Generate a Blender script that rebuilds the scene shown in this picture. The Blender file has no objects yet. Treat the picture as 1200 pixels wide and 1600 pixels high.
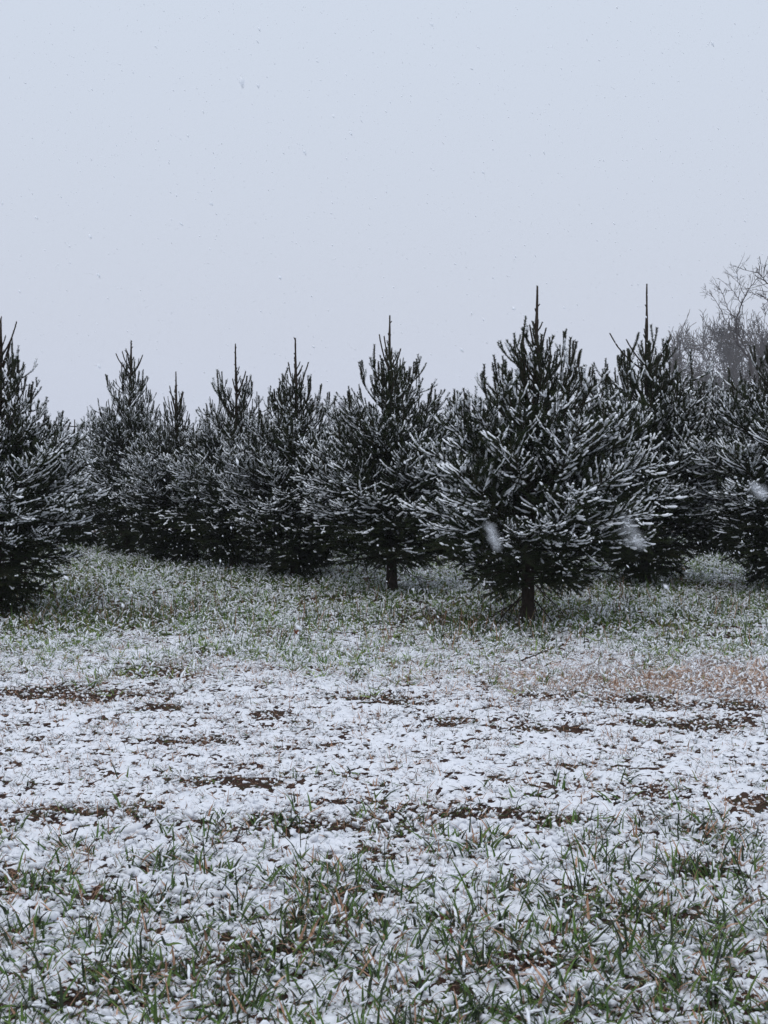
import bpy, math, random
import numpy as np
from mathutils import Vector, Euler, Matrix

SC = bpy.context.scene
COL = SC.collection
rng = np.random.default_rng(7)
random.seed(7)
R = math.radians

# ------------------------------------------------------------------ camera
CAM_H, FPX = 1.5, 2200.0
PITCH = math.atan(135.0 / FPX)
cd = bpy.data.cameras.new("camera")
cam = bpy.data.objects.new("camera", cd)
COL.objects.link(cam)
cam.location = (0, 0, CAM_H)
cam.rotation_euler = (math.pi / 2 - PITCH, 0, 0)
cd.sensor_fit = 'VERTICAL'
cd.sensor_height = 36.0
cd.lens = FPX / 1600 * 36.0
cd.clip_start = 0.02
cd.clip_end = 3000
cd.dof.use_dof = True
cd.dof.focus_distance = 10.0
cd.dof.aperture_fstop = 14.0
SC.camera = cam

# ------------------------------------------------------------------ world (overcast), sun, exposure
SUN_EL, SUN_ROT = R(58), R(205)
w = bpy.data.worlds.new("World")
SC.world = w
w.use_nodes = True
nt = w.node_tree
nt.nodes.clear()
wo = nt.nodes.new('ShaderNodeOutputWorld')
bg = nt.nodes.new('ShaderNodeBackground')
bg.inputs['Strength'].default_value = 0.10
sky = nt.nodes.new('ShaderNodeTexSky')
sky.sky_type = 'NISHITA'
sky.sun_disc = False
sky.sun_elevation = SUN_EL
sky.sun_rotation = SUN_ROT
sky.air_density = 2.0
sky.dust_density = 4.0
# an even cloud deck in front of the sky: brighter to the zenith, as an overcast sky is
tc = nt.nodes.new('ShaderNodeTexCoord')
sx = nt.nodes.new('ShaderNodeSeparateXYZ')
nt.links.new(tc.outputs['Generated'], sx.inputs[0])
cr = nt.nodes.new('ShaderNodeValToRGB')
cr.color_ramp.elements[0].position = 0.0
cr.color_ramp.elements[0].color = (0.585, 0.625, 0.735, 1)
cr.color_ramp.elements[1].position = 0.30
cr.color_ramp.elements[1].color = (0.640, 0.705, 0.820, 1)
e = cr.color_ramp.elements.new(1.0)
e.color = (0.74, 0.81, 0.93, 1)
nt.links.new(sx.outputs['Z'], cr.inputs['Fac'])
sc10 = nt.nodes.new('ShaderNodeVectorMath')
sc10.operation = 'SCALE'
sc10.inputs['Scale'].default_value = 10.2
nt.links.new(cr.outputs['Color'], sc10.inputs[0])
mx = nt.nodes.new('ShaderNodeMix')
mx.data_type = 'RGBA'
mx.inputs['Factor'].default_value = 0.94
nt.links.new(sky.outputs['Color'], mx.inputs['A'])
nt.links.new(sc10.outputs[0], mx.inputs['B'])
nt.links.new(mx.outputs['Result'], bg.inputs['Color'])
nt.links.new(bg.outputs['Background'], wo.inputs['Surface'])

sl = bpy.data.lights.new("sun", 'SUN')
sl.energy = 0.75
sl.angle = R(50)
sl.color = (1.0, 0.975, 0.95)
sun = bpy.data.objects.new("sun", sl)
COL.objects.link(sun)
# sun_rotation is measured clockwise from +Y seen from above
sd = Vector((math.sin(SUN_ROT) * math.cos(SUN_EL), math.cos(SUN_ROT) * math.cos(SUN_EL), math.sin(SUN_EL)))
sun.rotation_euler = sd.to_track_quat('Z', 'Y').to_euler()

vs = SC.view_settings
vs.view_transform = 'Standard'
vs.look = 'None'
vs.exposure = 0.0
vs.gamma = 1.0
vs.use_curve_mapping = False
SC.cycles.use_denoising = True
SC.cycles.max_bounces = 6
SC.cycles.diffuse_bounces = 3
SC.cycles.glossy_bounces = 1
SC.cycles.volume_bounces = 1
SC.cycles.transparent_max_bounces = 4

# ------------------------------------------------------------------ helpers
def ray(px, py):
    """direction of the picture point px,py (1200 x 1600) in world space"""
    a = (px - 600) / FPX
    b = (800 - py) / FPX
    c, s = math.cos(PITCH), math.sin(PITCH)
    return Vector((a, c + b * s, -s + b * c))

def gpt(px, py, z=0.0):
    d = ray(px, py)
    t = (z - CAM_H) / d.z
    return Vector((d.x * t, d.y * t, z))

def zat(py, Y):
    d = ray(600, py)
    return CAM_H + d.z * Y / d.y

def xat(px, py, Y):
    d = ray(px, py)
    return d.x * Y / d.y

def hsh(ix, iy, seed):
    h = (ix.astype(np.int64) * 374761393 + iy.astype(np.int64) * 668265263 + seed * 1442695041) & 0x7fffffff
    h = ((h ^ (h >> 13)) * 1274126177) & 0x7fffffff
    h = (h ^ (h >> 16)) & 0xffffff
    return h / float(0xffffff)

def vnoise(x, y, seed=0):
    """gradient noise in about -1..1"""
    x = np.asarray(x, float); y = np.asarray(y, float)
    ix = np.floor(x); iy = np.floor(y)
    fx = x - ix; fy = y - iy
    ux = fx * fx * fx * (fx * (fx * 6 - 15) + 10); uy = fy * fy * fy * (fy * (fy * 6 - 15) + 10)
    def g(dx, dy):
        a = hsh(ix + dx, iy + dy, seed) * 2 * np.pi
        return np.cos(a) * (fx - dx) + np.sin(a) * (fy - dy)
    n0 = g(0, 0) * (1 - ux) + g(1, 0) * ux
    n1 = g(0, 1) * (1 - ux) + g(1, 1) * ux
    return (n0 * (1 - uy) + n1 * uy) * 1.5

def fbm(x, y, seed=0, octs=3):
    t = 0; a = 1.0; s = 0
    for o in range(octs):
        t = t + a * vnoise(x * 2 ** o + 17.3 * o, y * 2 ** o - 9.1 * o, seed + o)
        s += a; a *= 0.5
    return t / s

def worley(x, y, seed=0):
    ix = np.floor(x); iy = np.floor(y)
    best = np.full(np.shape(x), 9.0)
    for dx in (-1, 0, 1):
        for dy in (-1, 0, 1):
            cx = ix + dx; cy = iy + dy
            px = cx + hsh(cx, cy, seed); py = cy + hsh(cx, cy, seed + 77)
            best = np.minimum(best, (px - x) ** 2 + (py - y) ** 2)
    return np.sqrt(best)

class MB:
    """collects vertices and faces (tris) with material slots, as arrays"""
    def __init__(s):
        s.v = []; s.f = []; s.m = []; s.n = 0
    def add(s, v, f, m=0):
        v = np.asarray(v, float).reshape(-1, 3); f = np.asarray(f, int).reshape(-1, 3)
        if len(v) == 0 or len(f) == 0: return
        s.v.append(v); s.f.append(f + s.n); s.m.append(np.full(len(f), m)); s.n += len(v)
    def mesh(s, name, mats, smooth=False):
        v = np.concatenate(s.v) if s.v else np.zeros((0, 3))
        f = np.concatenate(s.f) if s.f else np.zeros((0, 3), int)
        m = np.concatenate(s.m) if s.m else np.zeros(0, int)
        return mk_mesh(name, v, f, mats, m, smooth)

def mk_mesh(name, v, f, mats, mi=None, smooth=False):
    me = bpy.data.meshes.new(name)
    nf = len(f); k = f.shape[1] if nf else 3
    me.vertices.add(len(v)); me.vertices.foreach_set('co', np.ascontiguousarray(v, dtype=np.float32).ravel())
    me.loops.add(nf * k); me.polygons.add(nf)
    me.loops.foreach_set('vertex_index', np.ascontiguousarray(f, dtype=np.int32).ravel())
    me.polygons.foreach_set('loop_start', np.arange(0, nf * k, k, dtype=np.int32))
    me.polygons.foreach_set('loop_total', np.full(nf, k, dtype=np.int32))
    for m in mats: me.materials.append(m)
    if mi is not None and len(mi): me.polygons.foreach_set('material_index', np.asarray(mi, dtype=np.int32))
    if smooth: me.polygons.foreach_set('use_smooth', np.ones(nf, dtype=bool))
    me.update(calc_edges=True)
    return me

def link(name, me, parent=None, loc=None, rot=None, scale=None):
    o = bpy.data.objects.new(name, me)
    COL.objects.link(o)
    if parent is not None: o.parent = parent
    if loc is not None: o.location = loc
    if rot is not None: o.rotation_euler = rot
    if scale is not None: o.scale = scale
    return o

def tag(o, label=None, cat=None, group=None, kind=None):
    if label: o['label'] = label
    if cat: o['category'] = cat
    if group: o['group'] = group
    if kind: o['kind'] = kind
    return o

def tube(P, rad, sides=5, cap=True, squash=None):
    """P (n,3), rad (n,) or float -> verts, tris"""
    P = np.asarray(P, float); n = len(P)
    rad = np.broadcast_to(np.asarray(rad, float), (n,))
    T = np.gradient(P, axis=0); T /= np.linalg.norm(T, axis=1)[:, None] + 1e-9
    up = np.array([0, 0, 1.0]); alt = np.array([0.3, 1.0, 0])
    S = np.cross(T, up); bad = np.linalg.norm(S, axis=1) < 0.15
    S[bad] = np.cross(T[bad], alt); S /= np.linalg.norm(S, axis=1)[:, None]
    for i in range(1, n):
        if np.dot(S[i], S[i - 1]) < 0: S[i] = -S[i]
    U = np.cross(S, T)
    a = np.arange(sides) * 2 * np.pi / sides
    sq = 1.0 if squash is None else squash
    V = P[:, None, :] + rad[:, None, None] * (np.cos(a)[None, :, None] * S[:, None, :] + sq * np.sin(a)[None, :, None] * U[:, None, :])
    V = V.reshape(-1, 3)
    F = []
    for i in range(n - 1):
        for j in range(sides):
            A = i * sides + j; B = i * sides + (j + 1) % sides
            F.append((A, B, B + sides)); F.append((A, B + sides, A + sides))
    if cap:
        V = np.vstack([V, P[0], P[-1]]); c0 = n * sides; c1 = c0 + 1
        for j in range(sides):
            F.append((c0, (j + 1) % sides, j)); F.append((c1, (n - 1) * sides + j, (n - 1) * sides + (j + 1) % sides))
    return V, np.array(F)

# ------------------------------------------------------------------ materials
def mat(name, cols, scale=20.0, rough=0.8, bump=0.0, bscale=60.0, rnd=0.0, spec=0.3, detail=4.0, trans=0.0, coord='Object'):
    m = bpy.data.materials.new(name); m.use_nodes = True
    t = m.node_tree; N = t.nodes; L = t.links
    b = N['Principled BSDF']
    b.inputs['Roughness'].default_value = rough
    b.inputs['Specular IOR Level'].default_value = spec
    co = N.new('ShaderNodeTexCoord')
    if isinstance(coord, tuple):
        pass
    n = N.new('ShaderNodeTexNoise'); n.inputs['Scale'].default_value = scale; n.inputs['Detail'].default_value = detail
    L.new(co.outputs['Object'], n.inputs['Vector'])
    r = N.new('ShaderNodeValToRGB')
    k = len(cols)
    r.color_ramp.elements[0].position = 0.28; r.color_ramp.elements[0].color = (*cols[0], 1)
    r.color_ramp.elements[1].position = 0.72; r.color_ramp.elements[1].color = (*cols[-1], 1)
    for i in range(1, k - 1):
        e = r.color_ramp.elements.new(0.28 + 0.44 * i / (k - 1)); e.color = (*cols[i], 1)
    L.new(n.outputs['Fac'], r.inputs['Fac'])
    out = r.outputs['Color']
    if rnd > 0:
        oi = N.new('ShaderNodeObjectInfo')
        mr = N.new('ShaderNodeMapRange'); mr.inputs['To Min'].default_value = 1 - rnd; mr.inputs['To Max'].default_value = 1 + rnd
        L.new(oi.outputs['Random'], mr.inputs['Value'])
        vm = N.new('ShaderNodeVectorMath'); vm.operation = 'SCALE'
        L.new(out, vm.inputs[0]); L.new(mr.outputs['Result'], vm.inputs['Scale'])
        out = vm.outputs[0]
    L.new(out, b.inputs['Base Color'])
    if bump > 0:
        n2 = N.new('ShaderNodeTexNoise'); n2.inputs['Scale'].default_value = bscale; n2.inputs['Detail'].default_value = 5
        L.new(co.outputs['Object'], n2.inputs['Vector'])
        bp = N.new('ShaderNodeBump'); bp.inputs['Strength'].default_value = bump; bp.inputs['Distance'].default_value = 0.004
        L.new(n2.outputs['Fac'], bp.inputs['Height']); L.new(bp.outputs['Normal'], b.inputs['Normal'])
    return m

M_SNOW = mat('snow', [(0.76, 0.78, 0.83), (0.85, 0.865, 0.90)], 30, 0.75, 0.35, 220, spec=0.15)
M_SNOWT = mat('snow_on_twigs', [(0.82, 0.85, 0.90), (0.90, 0.92, 0.95)], 40, 0.8, 0.3, 300, spec=0.1)
M_SOIL = mat('soil', [(0.016, 0.009, 0.007), (0.040, 0.021, 0.016), (0.060, 0.034, 0.024), (0.034, 0.028, 0.014)], 6, 0.95, 0.9, 160, spec=0.1)
M_NEEDLE = mat('spruce_needles', [(0.011, 0.017, 0.007), (0.026, 0.038, 0.014), (0.048, 0.056, 0.021)], 9, 0.7, rnd=0.25, spec=0.15)
M_TWIG = mat('twig_bark', [(0.028, 0.020, 0.015), (0.055, 0.042, 0.033)], 60, 0.9, 0.3, 200, spec=0.1)
M_BARK = mat('trunk_bark', [(0.018, 0.013, 0.010), (0.050, 0.038, 0.030)], 30, 0.95, 1.0, 90, spec=0.1)
M_GRASS = mat('grass_green', [(0.026, 0.062, 0.012), (0.060, 0.115, 0.022), (0.130, 0.175, 0.040)], 25, 0.6, rnd=0.4, spec=0.25)
M_DARKG = mat('grass_dark', [(0.016, 0.026, 0.014), (0.035, 0.050, 0.022)], 25, 0.6, rnd=0.4, spec=0.25)
M_LAWN = mat('grass_lawn', [(0.060, 0.120, 0.022), (0.140, 0.220, 0.045), (0.290, 0.340, 0.110)], 25, 0.6, rnd=0.4, spec=0.25)
M_STRAW = mat('grass_dead', [(0.15, 0.070, 0.042), (0.34, 0.20, 0.13), (0.52, 0.36, 0.27)], 25, 0.85, rnd=0.35, spec=0.15)
M_TAN = mat('grass_tan', [(0.30, 0.19, 0.13), (0.56, 0.40, 0.31), (0.68, 0.54, 0.45)], 25, 0.85, rnd=0.2, spec=0.15)
M_WOOD = mat('bare_wood', [(0.055, 0.044, 0.040), (0.098, 0.080, 0.072)], 3, 0.95, rnd=0.2, spec=0.1)
M_WOODD = mat('bare_wood_dark', [(0.035, 0.029, 0.028), (0.060, 0.050, 0.048)], 3, 0.95, spec=0.1)
M_LEAF = mat('fallen_leaf', [(0.13, 0.035, 0.022), (0.24, 0.075, 0.045)], 90, 0.7, 0.5, 200, spec=0.3)
M_RAIL = mat('old_metal', [(0.035, 0.035, 0.037), (0.07, 0.068, 0.068)], 20, 0.8, 0.2, 60)

# ------------------------------------------------------------------ ground and lying snow
def G(x, y):
    """height of the soil"""
    return (0.020 * fbm(x * 0.5, y * 0.8, 3, 3) + 0.010 * fbm(x * 4.0, y * 7.0, 5, 3))

# bare streaks and patches read off the photograph: px, py, half width px, half height px, depth
PATCH = [(120, 1084, 105, 8, 1.5), (250, 1050, 45, 8, 1.1), (335, 1020, 30, 6, .8), (235, 1108, 45, 4, .8), (150, 1270, 75, 7, 1.4), (500, 1290, 95, 12, 1.3),
         (370, 1220, 70, 8, 1.1), (750, 1270, 90, 8, 1.0), (560, 1255, 70, 6, .8), (700, 1128, 35, 5, .9), (430, 1117, 40, 4, .9),
         (290, 1156, 70, 7, .8), (510, 1164, 45, 5, .6), (1060, 1132, 110, 6, 1.0), (880, 1140, 50, 5, .7), (1140, 1104, 75, 7, 1.2), (1010, 1095, 55, 8, 1.2), (860, 1088, 60, 5, .8), (600, 1090, 55, 7, .8), (650, 1098, 40, 4, .9),
         (40, 1284, 60, 7, 1.0), (15, 1372, 35, 14, 1.2), (1020, 1240, 60, 7, .9), (870, 1280, 55, 6, .9), (1180, 1252, 45, 7, .9), (1095, 1290, 40, 5, .7),
         (1160, 1125, 50, 4, .8), (560, 1400, 40, 10, .9), (590, 1335, 50, 8, .8), (1090, 1355, 60, 10, .9), (1030, 1430, 70, 14, 1.0),
         (840, 1500, 75, 14, 1.0), (700, 1440, 35, 12, .9), (1105, 1540, 60, 12, 1.0), (350, 1500, 70, 12, .8), (480, 1440, 60, 10, .8), (140, 1400, 55, 8, .8),
         (440, 1480, 60, 12, .8), (90, 1560, 60, 10, .6), (200, 1520, 60, 10, .7), (1010, 1530, 40, 10, .8), (910, 1410, 50, 8, .7), (690, 1535, 40, 9, .6),
         (100, 968, 130, 12, 1.6), (780, 968, 130, 8, 1.4), (960, 972, 120, 7, 1.2), (610, 932, 80, 7, 1.0), (60, 935, 60, 25, 1.6), (800, 945, 80, 12, 1.0),
         (450, 905, 90, 8, 1.0), (1000, 912, 150, 5, 1.0), (240, 885, 120, 6, 1.0)]
PW = []
for (px, py, hw, hh, dp) in PATCH:
    c = gpt(px, py); a = gpt(px, py - hh); b = gpt(px, py + hh)
    PW.append((c.x, c.y, hw / FPX * c.y, (a.y - b.y) / 2, dp))

def smooth(a, b, x):
    t = np.clip((x - a) / (b - a), 0, 1)
    return t * t * (3 - 2 * t)

def bare(x, y):
    s = np.zeros(np.shape(x))
    wx = x + 0.10 * fbm(x * 5, y * 5, 41, 2); wy = y + 0.10 * fbm(x * 5, y * 5, 47, 2)
    for (cx, cy, rx, ry, dp) in PW:
        s = np.maximum(s, dp * np.exp(-(((wx - cx) / rx) ** 2 + ((wy - cy) / ry) ** 2) * 0.9))
    return s

def T(x, y):
    """thickness of the snow over the soil; below zero the soil shows"""
    zone_near = 1 - smooth(4.9, 5.7, y)            # grass in the foreground
    zone_track = smooth(4.9, 5.7, y) * (1 - smooth(7.6, 8.4, y))
    zone_far = smooth(7.6, 8.4, y)
    base = 0.0016 * zone_near + 0.0006 * zone_track + 0.0006 * zone_far - 0.003 * smooth(9.4, 10.2, y)
    streak = fbm(x * 2.2, y * 5.5, 11, 4)
    blotch = fbm(x * 8, y * 11, 21, 3)
    wob = 0.25 * vnoise(x * 30, y * 30, 91)
    d1 = 1 - np.minimum(worley(x * 26 + wob, y * 28, 31), 1) ** 2
    d2 = 1 - np.minimum(worley(x * 56, y * 60 + wob, 37), 1) ** 2
    t = base + 0.009 * streak * (0.9 * zone_track + 0.9 * zone_near + 0.7 * zone_far) + 0.009 * blotch
    t = t + 0.023 * (d1 - 0.72) + 0.014 * (d2 - 0.72) + 0.0042 * vnoise(x * 95, y * 95, 61)
    t = t - 0.016 * bare(x, y)
    t = np.clip(t, -0.02, 0.05)
    return np.where(y > 22, np.maximum(t, 0.01), t)

rows = [2.2]
while rows[-1] < 11: rows.append(rows[-1] * 1.0026)
while rows[-1] < 24: rows.append(rows[-1] * 1.006)
while rows[-1] < 60: rows.append(rows[-1] * 1.03)
rows = np.array(rows)
def sheet(name, fn, ncol, rstep, m, smoothf):
    ys = rows[::rstep]
    if ys[-1] != rows[-1]: ys = np.append(ys, rows[-1])
    u = np.linspace(-1, 1, ncol)
    half = 0.36 * ys + 0.5
    X = u[None, :] * half[:, None]; Y = np.repeat(ys[:, None], ncol, 1)
    X = X.ravel(); Y = Y.ravel()
    Z = fn(X, Y)
    V = np.stack([X, Y, Z], 1)
    nr = len(ys)
    i = np.arange(nr - 1)[:, None] * ncol + np.arange(ncol - 1)[None, :]
    i = i.ravel()
    F = np.stack([i, i + 1, i + 1 + ncol, i + ncol], 1)
    return link(name, mk_mesh(name, V, F, [m], None, smoothf))

def soilz(x, y):
    return G(x, y) + 0.006 * fbm(x * 25, y * 25, 71, 2)
def snowz(x, y):
    return G(x, y) + T(x, y)
soil = sheet('ground', soilz, 420, 2, M_SOIL, True); soil['kind'] = 'structure'
snow = sheet('snow_cover', snowz, 640, 1, M_SNOW, True); snow['kind'] = 'structure'

# wide snow covered field out to the horizon
M_FIELD = mat('far_snow', [(0.62, 0.64, 0.67), (0.80, 0.82, 0.86)], 0.6, 0.9, spec=0.1)
def field():
    ys = np.concatenate([np.linspace(-30, 60, 31), np.geomspace(64, 420, 30)]); xs = np.concatenate([-np.geomspace(420, 30, 24), np.linspace(-27, 27, 19), np.geomspace(30, 420, 24)])
    X, Y = np.meshgrid(xs, ys)
    Z = -0.09 + 0.03 * fbm(X.ravel() * 0.1, Y.ravel() * 0.1, 9, 2)
    V = np.stack([X.ravel(), Y.ravel(), Z], 1); nc = len(xs)
    i = (np.arange(len(ys) - 1)[:, None] * nc + np.arange(nc - 1)[None, :]).ravel()
    F = np.stack([i, i + 1, i + 1 + nc, i + nc], 1)
    o = link('field', mk_mesh('field', V, F, [M_FIELD], None, True)); o['kind'] = 'structure'
field()

# ------------------------------------------------------------------ spruces
def poly(p0, d0, length, upturn, n=6, wig=0.05, r=rng):
    """a shoot: starts at p0 along d0 and turns up by upturn (0..1)"""
    P = [np.array(p0, float)]; d = np.array(d0, float); d /= np.linalg.norm(d)
    st = length / (n - 1)
    for i in range(n - 1):
        d = d + np.array([0, 0, 1.0]) * upturn / (n - 1) + r.normal(0, wig, 3)
        d /= np.linalg.norm(d)
        P.append(P[-1] + d * st)
    return np.array(P)

def along(P, u):
    n = len(P) - 1
    s = np.clip(u * n, 0, n - 1e-6); i = s.astype(int); f = (s - i)[:, None]
    return P[i] * (1 - f) + P[i + 1] * f, (P[i + 1] - P[i]) / (np.linalg.norm(P[i + 1] - P[i], axis=1)[:, None] + 1e-9)

def needles(mb, P, dens=1500, nl=0.0185, u0=0.0, mi=0, nw=0.0036, sweep=0.75):
    L = np.linalg.norm(np.diff(P, axis=0), axis=1).sum() * (1 - u0)
    k = max(6, int(L * dens))
    u = u0 + (1 - u0) * rng.random(k)
    p, t = along(P, u)
    rv = rng.normal(0, 1, (k, 3)); rv -= (rv * t).sum(1)[:, None] * t
    rv /= np.linalg.norm(rv, axis=1)[:, None]
    rv[:, 2] += 0.25
    d = t * sweep + rv; d /= np.linalg.norm(d, axis=1)[:, None]
    ln = nl * rng.uniform(0.7, 1.2, k)[:, None]
    s = np.cross(d, rng.normal(0, 1, (k, 3))); s /= np.linalg.norm(s, axis=1)[:, None]
    V = np.stack([p - s * nw / 2, p + s * nw / 2, p + d * ln], 1).reshape(-1, 3)
    mb.add(V, np.arange(3 * k).reshape(-1, 3), mi)

def snow_on(mb, P, amount, r0=0.0122):
    """a lumpy ridge of snow lying on the upper side of a shoot"""
    L = np.linalg.norm(np.diff(P, axis=0), axis=1).sum()
    a = rng.uniform(0.10, 0.60) if amount < 0.9 else rng.uniform(0.0, 0.45)
    b = 1.0 if rng.random() < 0.8 else rng.uniform(0.7, 0.95)
    segs = [(a, b)]
    if rng.random() < 0.4 and b - a > 0.45:
        c = rng.uniform(a + 0.15, b - 0.2); segs = [(a, c - 0.06), (c, b)]
    for (s0, s1) in segs:
        n = max(4, int((s1 - s0) * L / 0.017) + 2)
        u = np.linspace(s0, s1, n)
        p, t = along(P, u)
        steep = np.abs(t[:, 2])
        off = 0.0065 * (1 - 0.4 * steep)
        p = p + np.stack([t[:, 0] * 0, t[:, 1] * 0, off], 1)
        p += rng.normal(0, 0.0014, p.shape)
        env = np.sin(np.clip((np.arange(n) + 0.6) / n, 0, 1) * np.pi) ** 0.4
        rad = r0 * env * rng.uniform(0.55, 1.35, n) * (1.0 - 0.45 * steep)
        if s1 > 0.97: rad[-2:] *= 1.35; p[-1, 2] += 0.003
        v, f = tube(p, rad, 5, True, 0.8)
        mb.add(v, f, 0)

# level: base height on a 2.5 m tree, branch length, start and end elevation, snow share, upturn of side shoots
LV = [(0.30, 0.66, 6, -14, 0.10, 0.00),
      (0.50, 0.86, 8, 0, 0.30, 0.15),
      (0.74, 0.90, 12, 18, 1.0, 0.35),
      (0.98, 0.84, 18, 34, 1.15, 0.50),
      (1.22, 0.72, 26, 46, 1.10, 0.65),
      (1.46, 0.58, 34, 58, 1.0, 0.85),
      (1.70, 0.44, 42, 70, 0.85, 1.05),
      (1.90, 0.31, 48, 78, 0.5, 1.2)]

def make_branch(lv, v):
    z0, L, e0, e1, sn, up = LV[lv]
    L *= rng.uniform(0.9, 1.1)
    n = 9
    P = [np.zeros(3)]; az = 0.0
    for i in range(n - 1):
        t = i / (n - 2); el = R(e0 + (e1 - e0) * t ** 1.2); az += rng.normal(0, 0.04)
        P.append(P[-1] + L / (n - 1) * np.array([math.cos(el) * math.cos(az), math.cos(el) * math.sin(az), math.sin(el)]))
    P = np.array(P)
    mb = MB(); ms = MB()
    vv, ff = tube(P, np.linspace(0.009, 0.003, n), 4); mb.add(vv, ff, 1)
    needles(mb, P, u0=0.12)
    shoots = [P[int(n * 0.55):]]
    s = 0.10 * L + 0.04; side = 1
    step = 0.027 if lv < 5 else 0.078
    while s < L - 0.02:
        u = s / L
        p, t = along(P, np.array([u])); p = p[0]; t = t[0]
        S = np.cross(t, [0, 0, 1.0]); S /= np.linalg.norm(S) + 1e-9
        ang = R(rng.uniform(32, 62))
        roll = rng.normal(0, 0.62 if lv < 5 else 0.5) + (0.2 if lv > 2 else -0.05)
        U = np.cross(S, t)
        d = t * math.cos(ang) + (S * side * math.cos(roll) + U * math.sin(roll)) * math.sin(ang)
        ln = min(0.27, 0.12 + (L - s) * 0.34) * rng.uniform(0.65, 1.2) * (0.7 if u < 0.2 else 1)
        if lv >= 5: ln = rng.uniform(0.12, 0.24)
        q = poly(p, d, ln, up * rng.uniform(0.5, 1.3) + (-0.15 if lv == 0 else 0), 6, 0.035)
        vv, ff = tube(q, np.linspace(0.004, 0.002, 6), 3, False); mb.add(vv, ff, 1)
        needles(mb, q); shoots.append(q)
        if ln > 0.13:
            for sgn in (1, -1):
                if rng.random() < (0.6 if lv < 5 else 0.35):
                    uu = rng.uniform(0.25, 0.7); pp, tt = along(q, np.array([uu])); tt = tt[0]
                    S2 = np.cross(tt, [0, 0, 1.0]); S2 /= np.linalg.norm(S2) + 1e-9
                    d2 = tt * 0.75 + S2 * sgn * 0.62 + np.array([0, 0, rng.uniform(-0.1, 0.25) + 0.1 * up])
                    q2 = poly(pp[0], d2, ln * rng.uniform(0.4, 0.65), up, 5, 0.03)
                    needles(mb, q2); shoots.append(q2)
        s += step * rng.uniform(0.7, 1.4); side = -side
    for c_ in range((0, 0, 0, 1, 3, 3, 3, 2)[lv]):    # upright candles near the branch end
        pp, tt = along(P, np.array([rng.uniform(0.45, 0.98)]))
        q = poly(pp[0], tt[0] * 0.5 + np.array([0, rng.normal(0, 0.3), 0.7]), rng.uniform(0.13, 0.24), 1.0, 6, 0.03)
        vv, ff = tube(q, np.linspace(0.0055, 0.0035, 6), 4, False); mb.add(vv, ff, 1)
        needles(mb, q, 1700)
        if rng.random() < 0.7 * sn: snow_on(ms, q[:4], 0.4, 0.009)
    for q in shoots:
        tipz = q[-1][0] / max(L, 1e-3)
        pr = sn * (0.05 + 1.15 * np.clip(tipz, 0, 1) ** 1.5)
        if q[-1][2] < q[0][2] - 0.02: pr *= 0.35
        if rng.random() < pr * 0.82: snow_on(ms, q, sn)
    if not ms.v: snow_on(ms, shoots[-1], sn)
    return (mb.mesh('branch', [M_NEEDLE, M_TWIG]), ms.mesh('snow', [M_SNOWT], True))

NV = 6
BR = [[make_branch(l, v) for v in range(NV)] for l in range(len(LV))]

def make_dead_twig():
    mb = MB()
    P = poly((0, 0, 0), (1, 0, -0.1), 0.38, -0.4, 7, 0.10)
    v, f = tube(P, np.linspace(0.006, 0.002, 7), 4); mb.add(v, f, 0)
    for k in range(6):
        p, t = along(P, np.array([rng.uniform(0.2, 0.9)])); d = t[0] + rng.normal(0, 0.5, 3)
        q = poly(p[0], d, rng.uniform(0.06, 0.16), -0.2, 4, 0.12); v, f = tube(q, np.linspace(0.003, 0.0012, 4), 3); mb.add(v, f, 0)
    return mb.mesh('dead_twig', [M_TWIG])
DEAD = [make_dead_twig() for _ in range(4)]

def make_trunk(H, r, seedoff, leadlen):
    mb = MB(); n = 26
    z = np.linspace(-0.05, H - leadlen, n)
    q = np.clip(z / (H - leadlen), 0, 1)
    rad = (r * (1 - q) + 0.010 * q) * (1 + 0.45 * np.exp(-np.clip(z, 0, 9) / 0.05))
    wx = 0.015 * vnoise(z * 1.5 + seedoff, z * 0 + 3.3, 5); wy = 0.015 * vnoise(z * 1.5 + seedoff, z * 0 + 8.3, 6)
    wx = wx * np.clip(z * 2, 0, 1); wy = wy * np.clip(z * 2, 0, 1)
    P = np.stack([wx - wx[-1] * q, wy - wy[-1] * q, z], 1)
    v, f = tube(P, rad, 12); rr = 1 + 0.16 * vnoise(v[:, 2] * 30 + seedoff, np.arctan2(v[:, 1], v[:, 0]) * 3, 13)
    c = np.repeat(P, 12, 0); v[:len(c)] = c + (v[:len(c)] - c) * rr[:len(c), None]
    mb.add(v, f, 0)
    return mb.mesh('trunk', [M_BARK], True)

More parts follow.
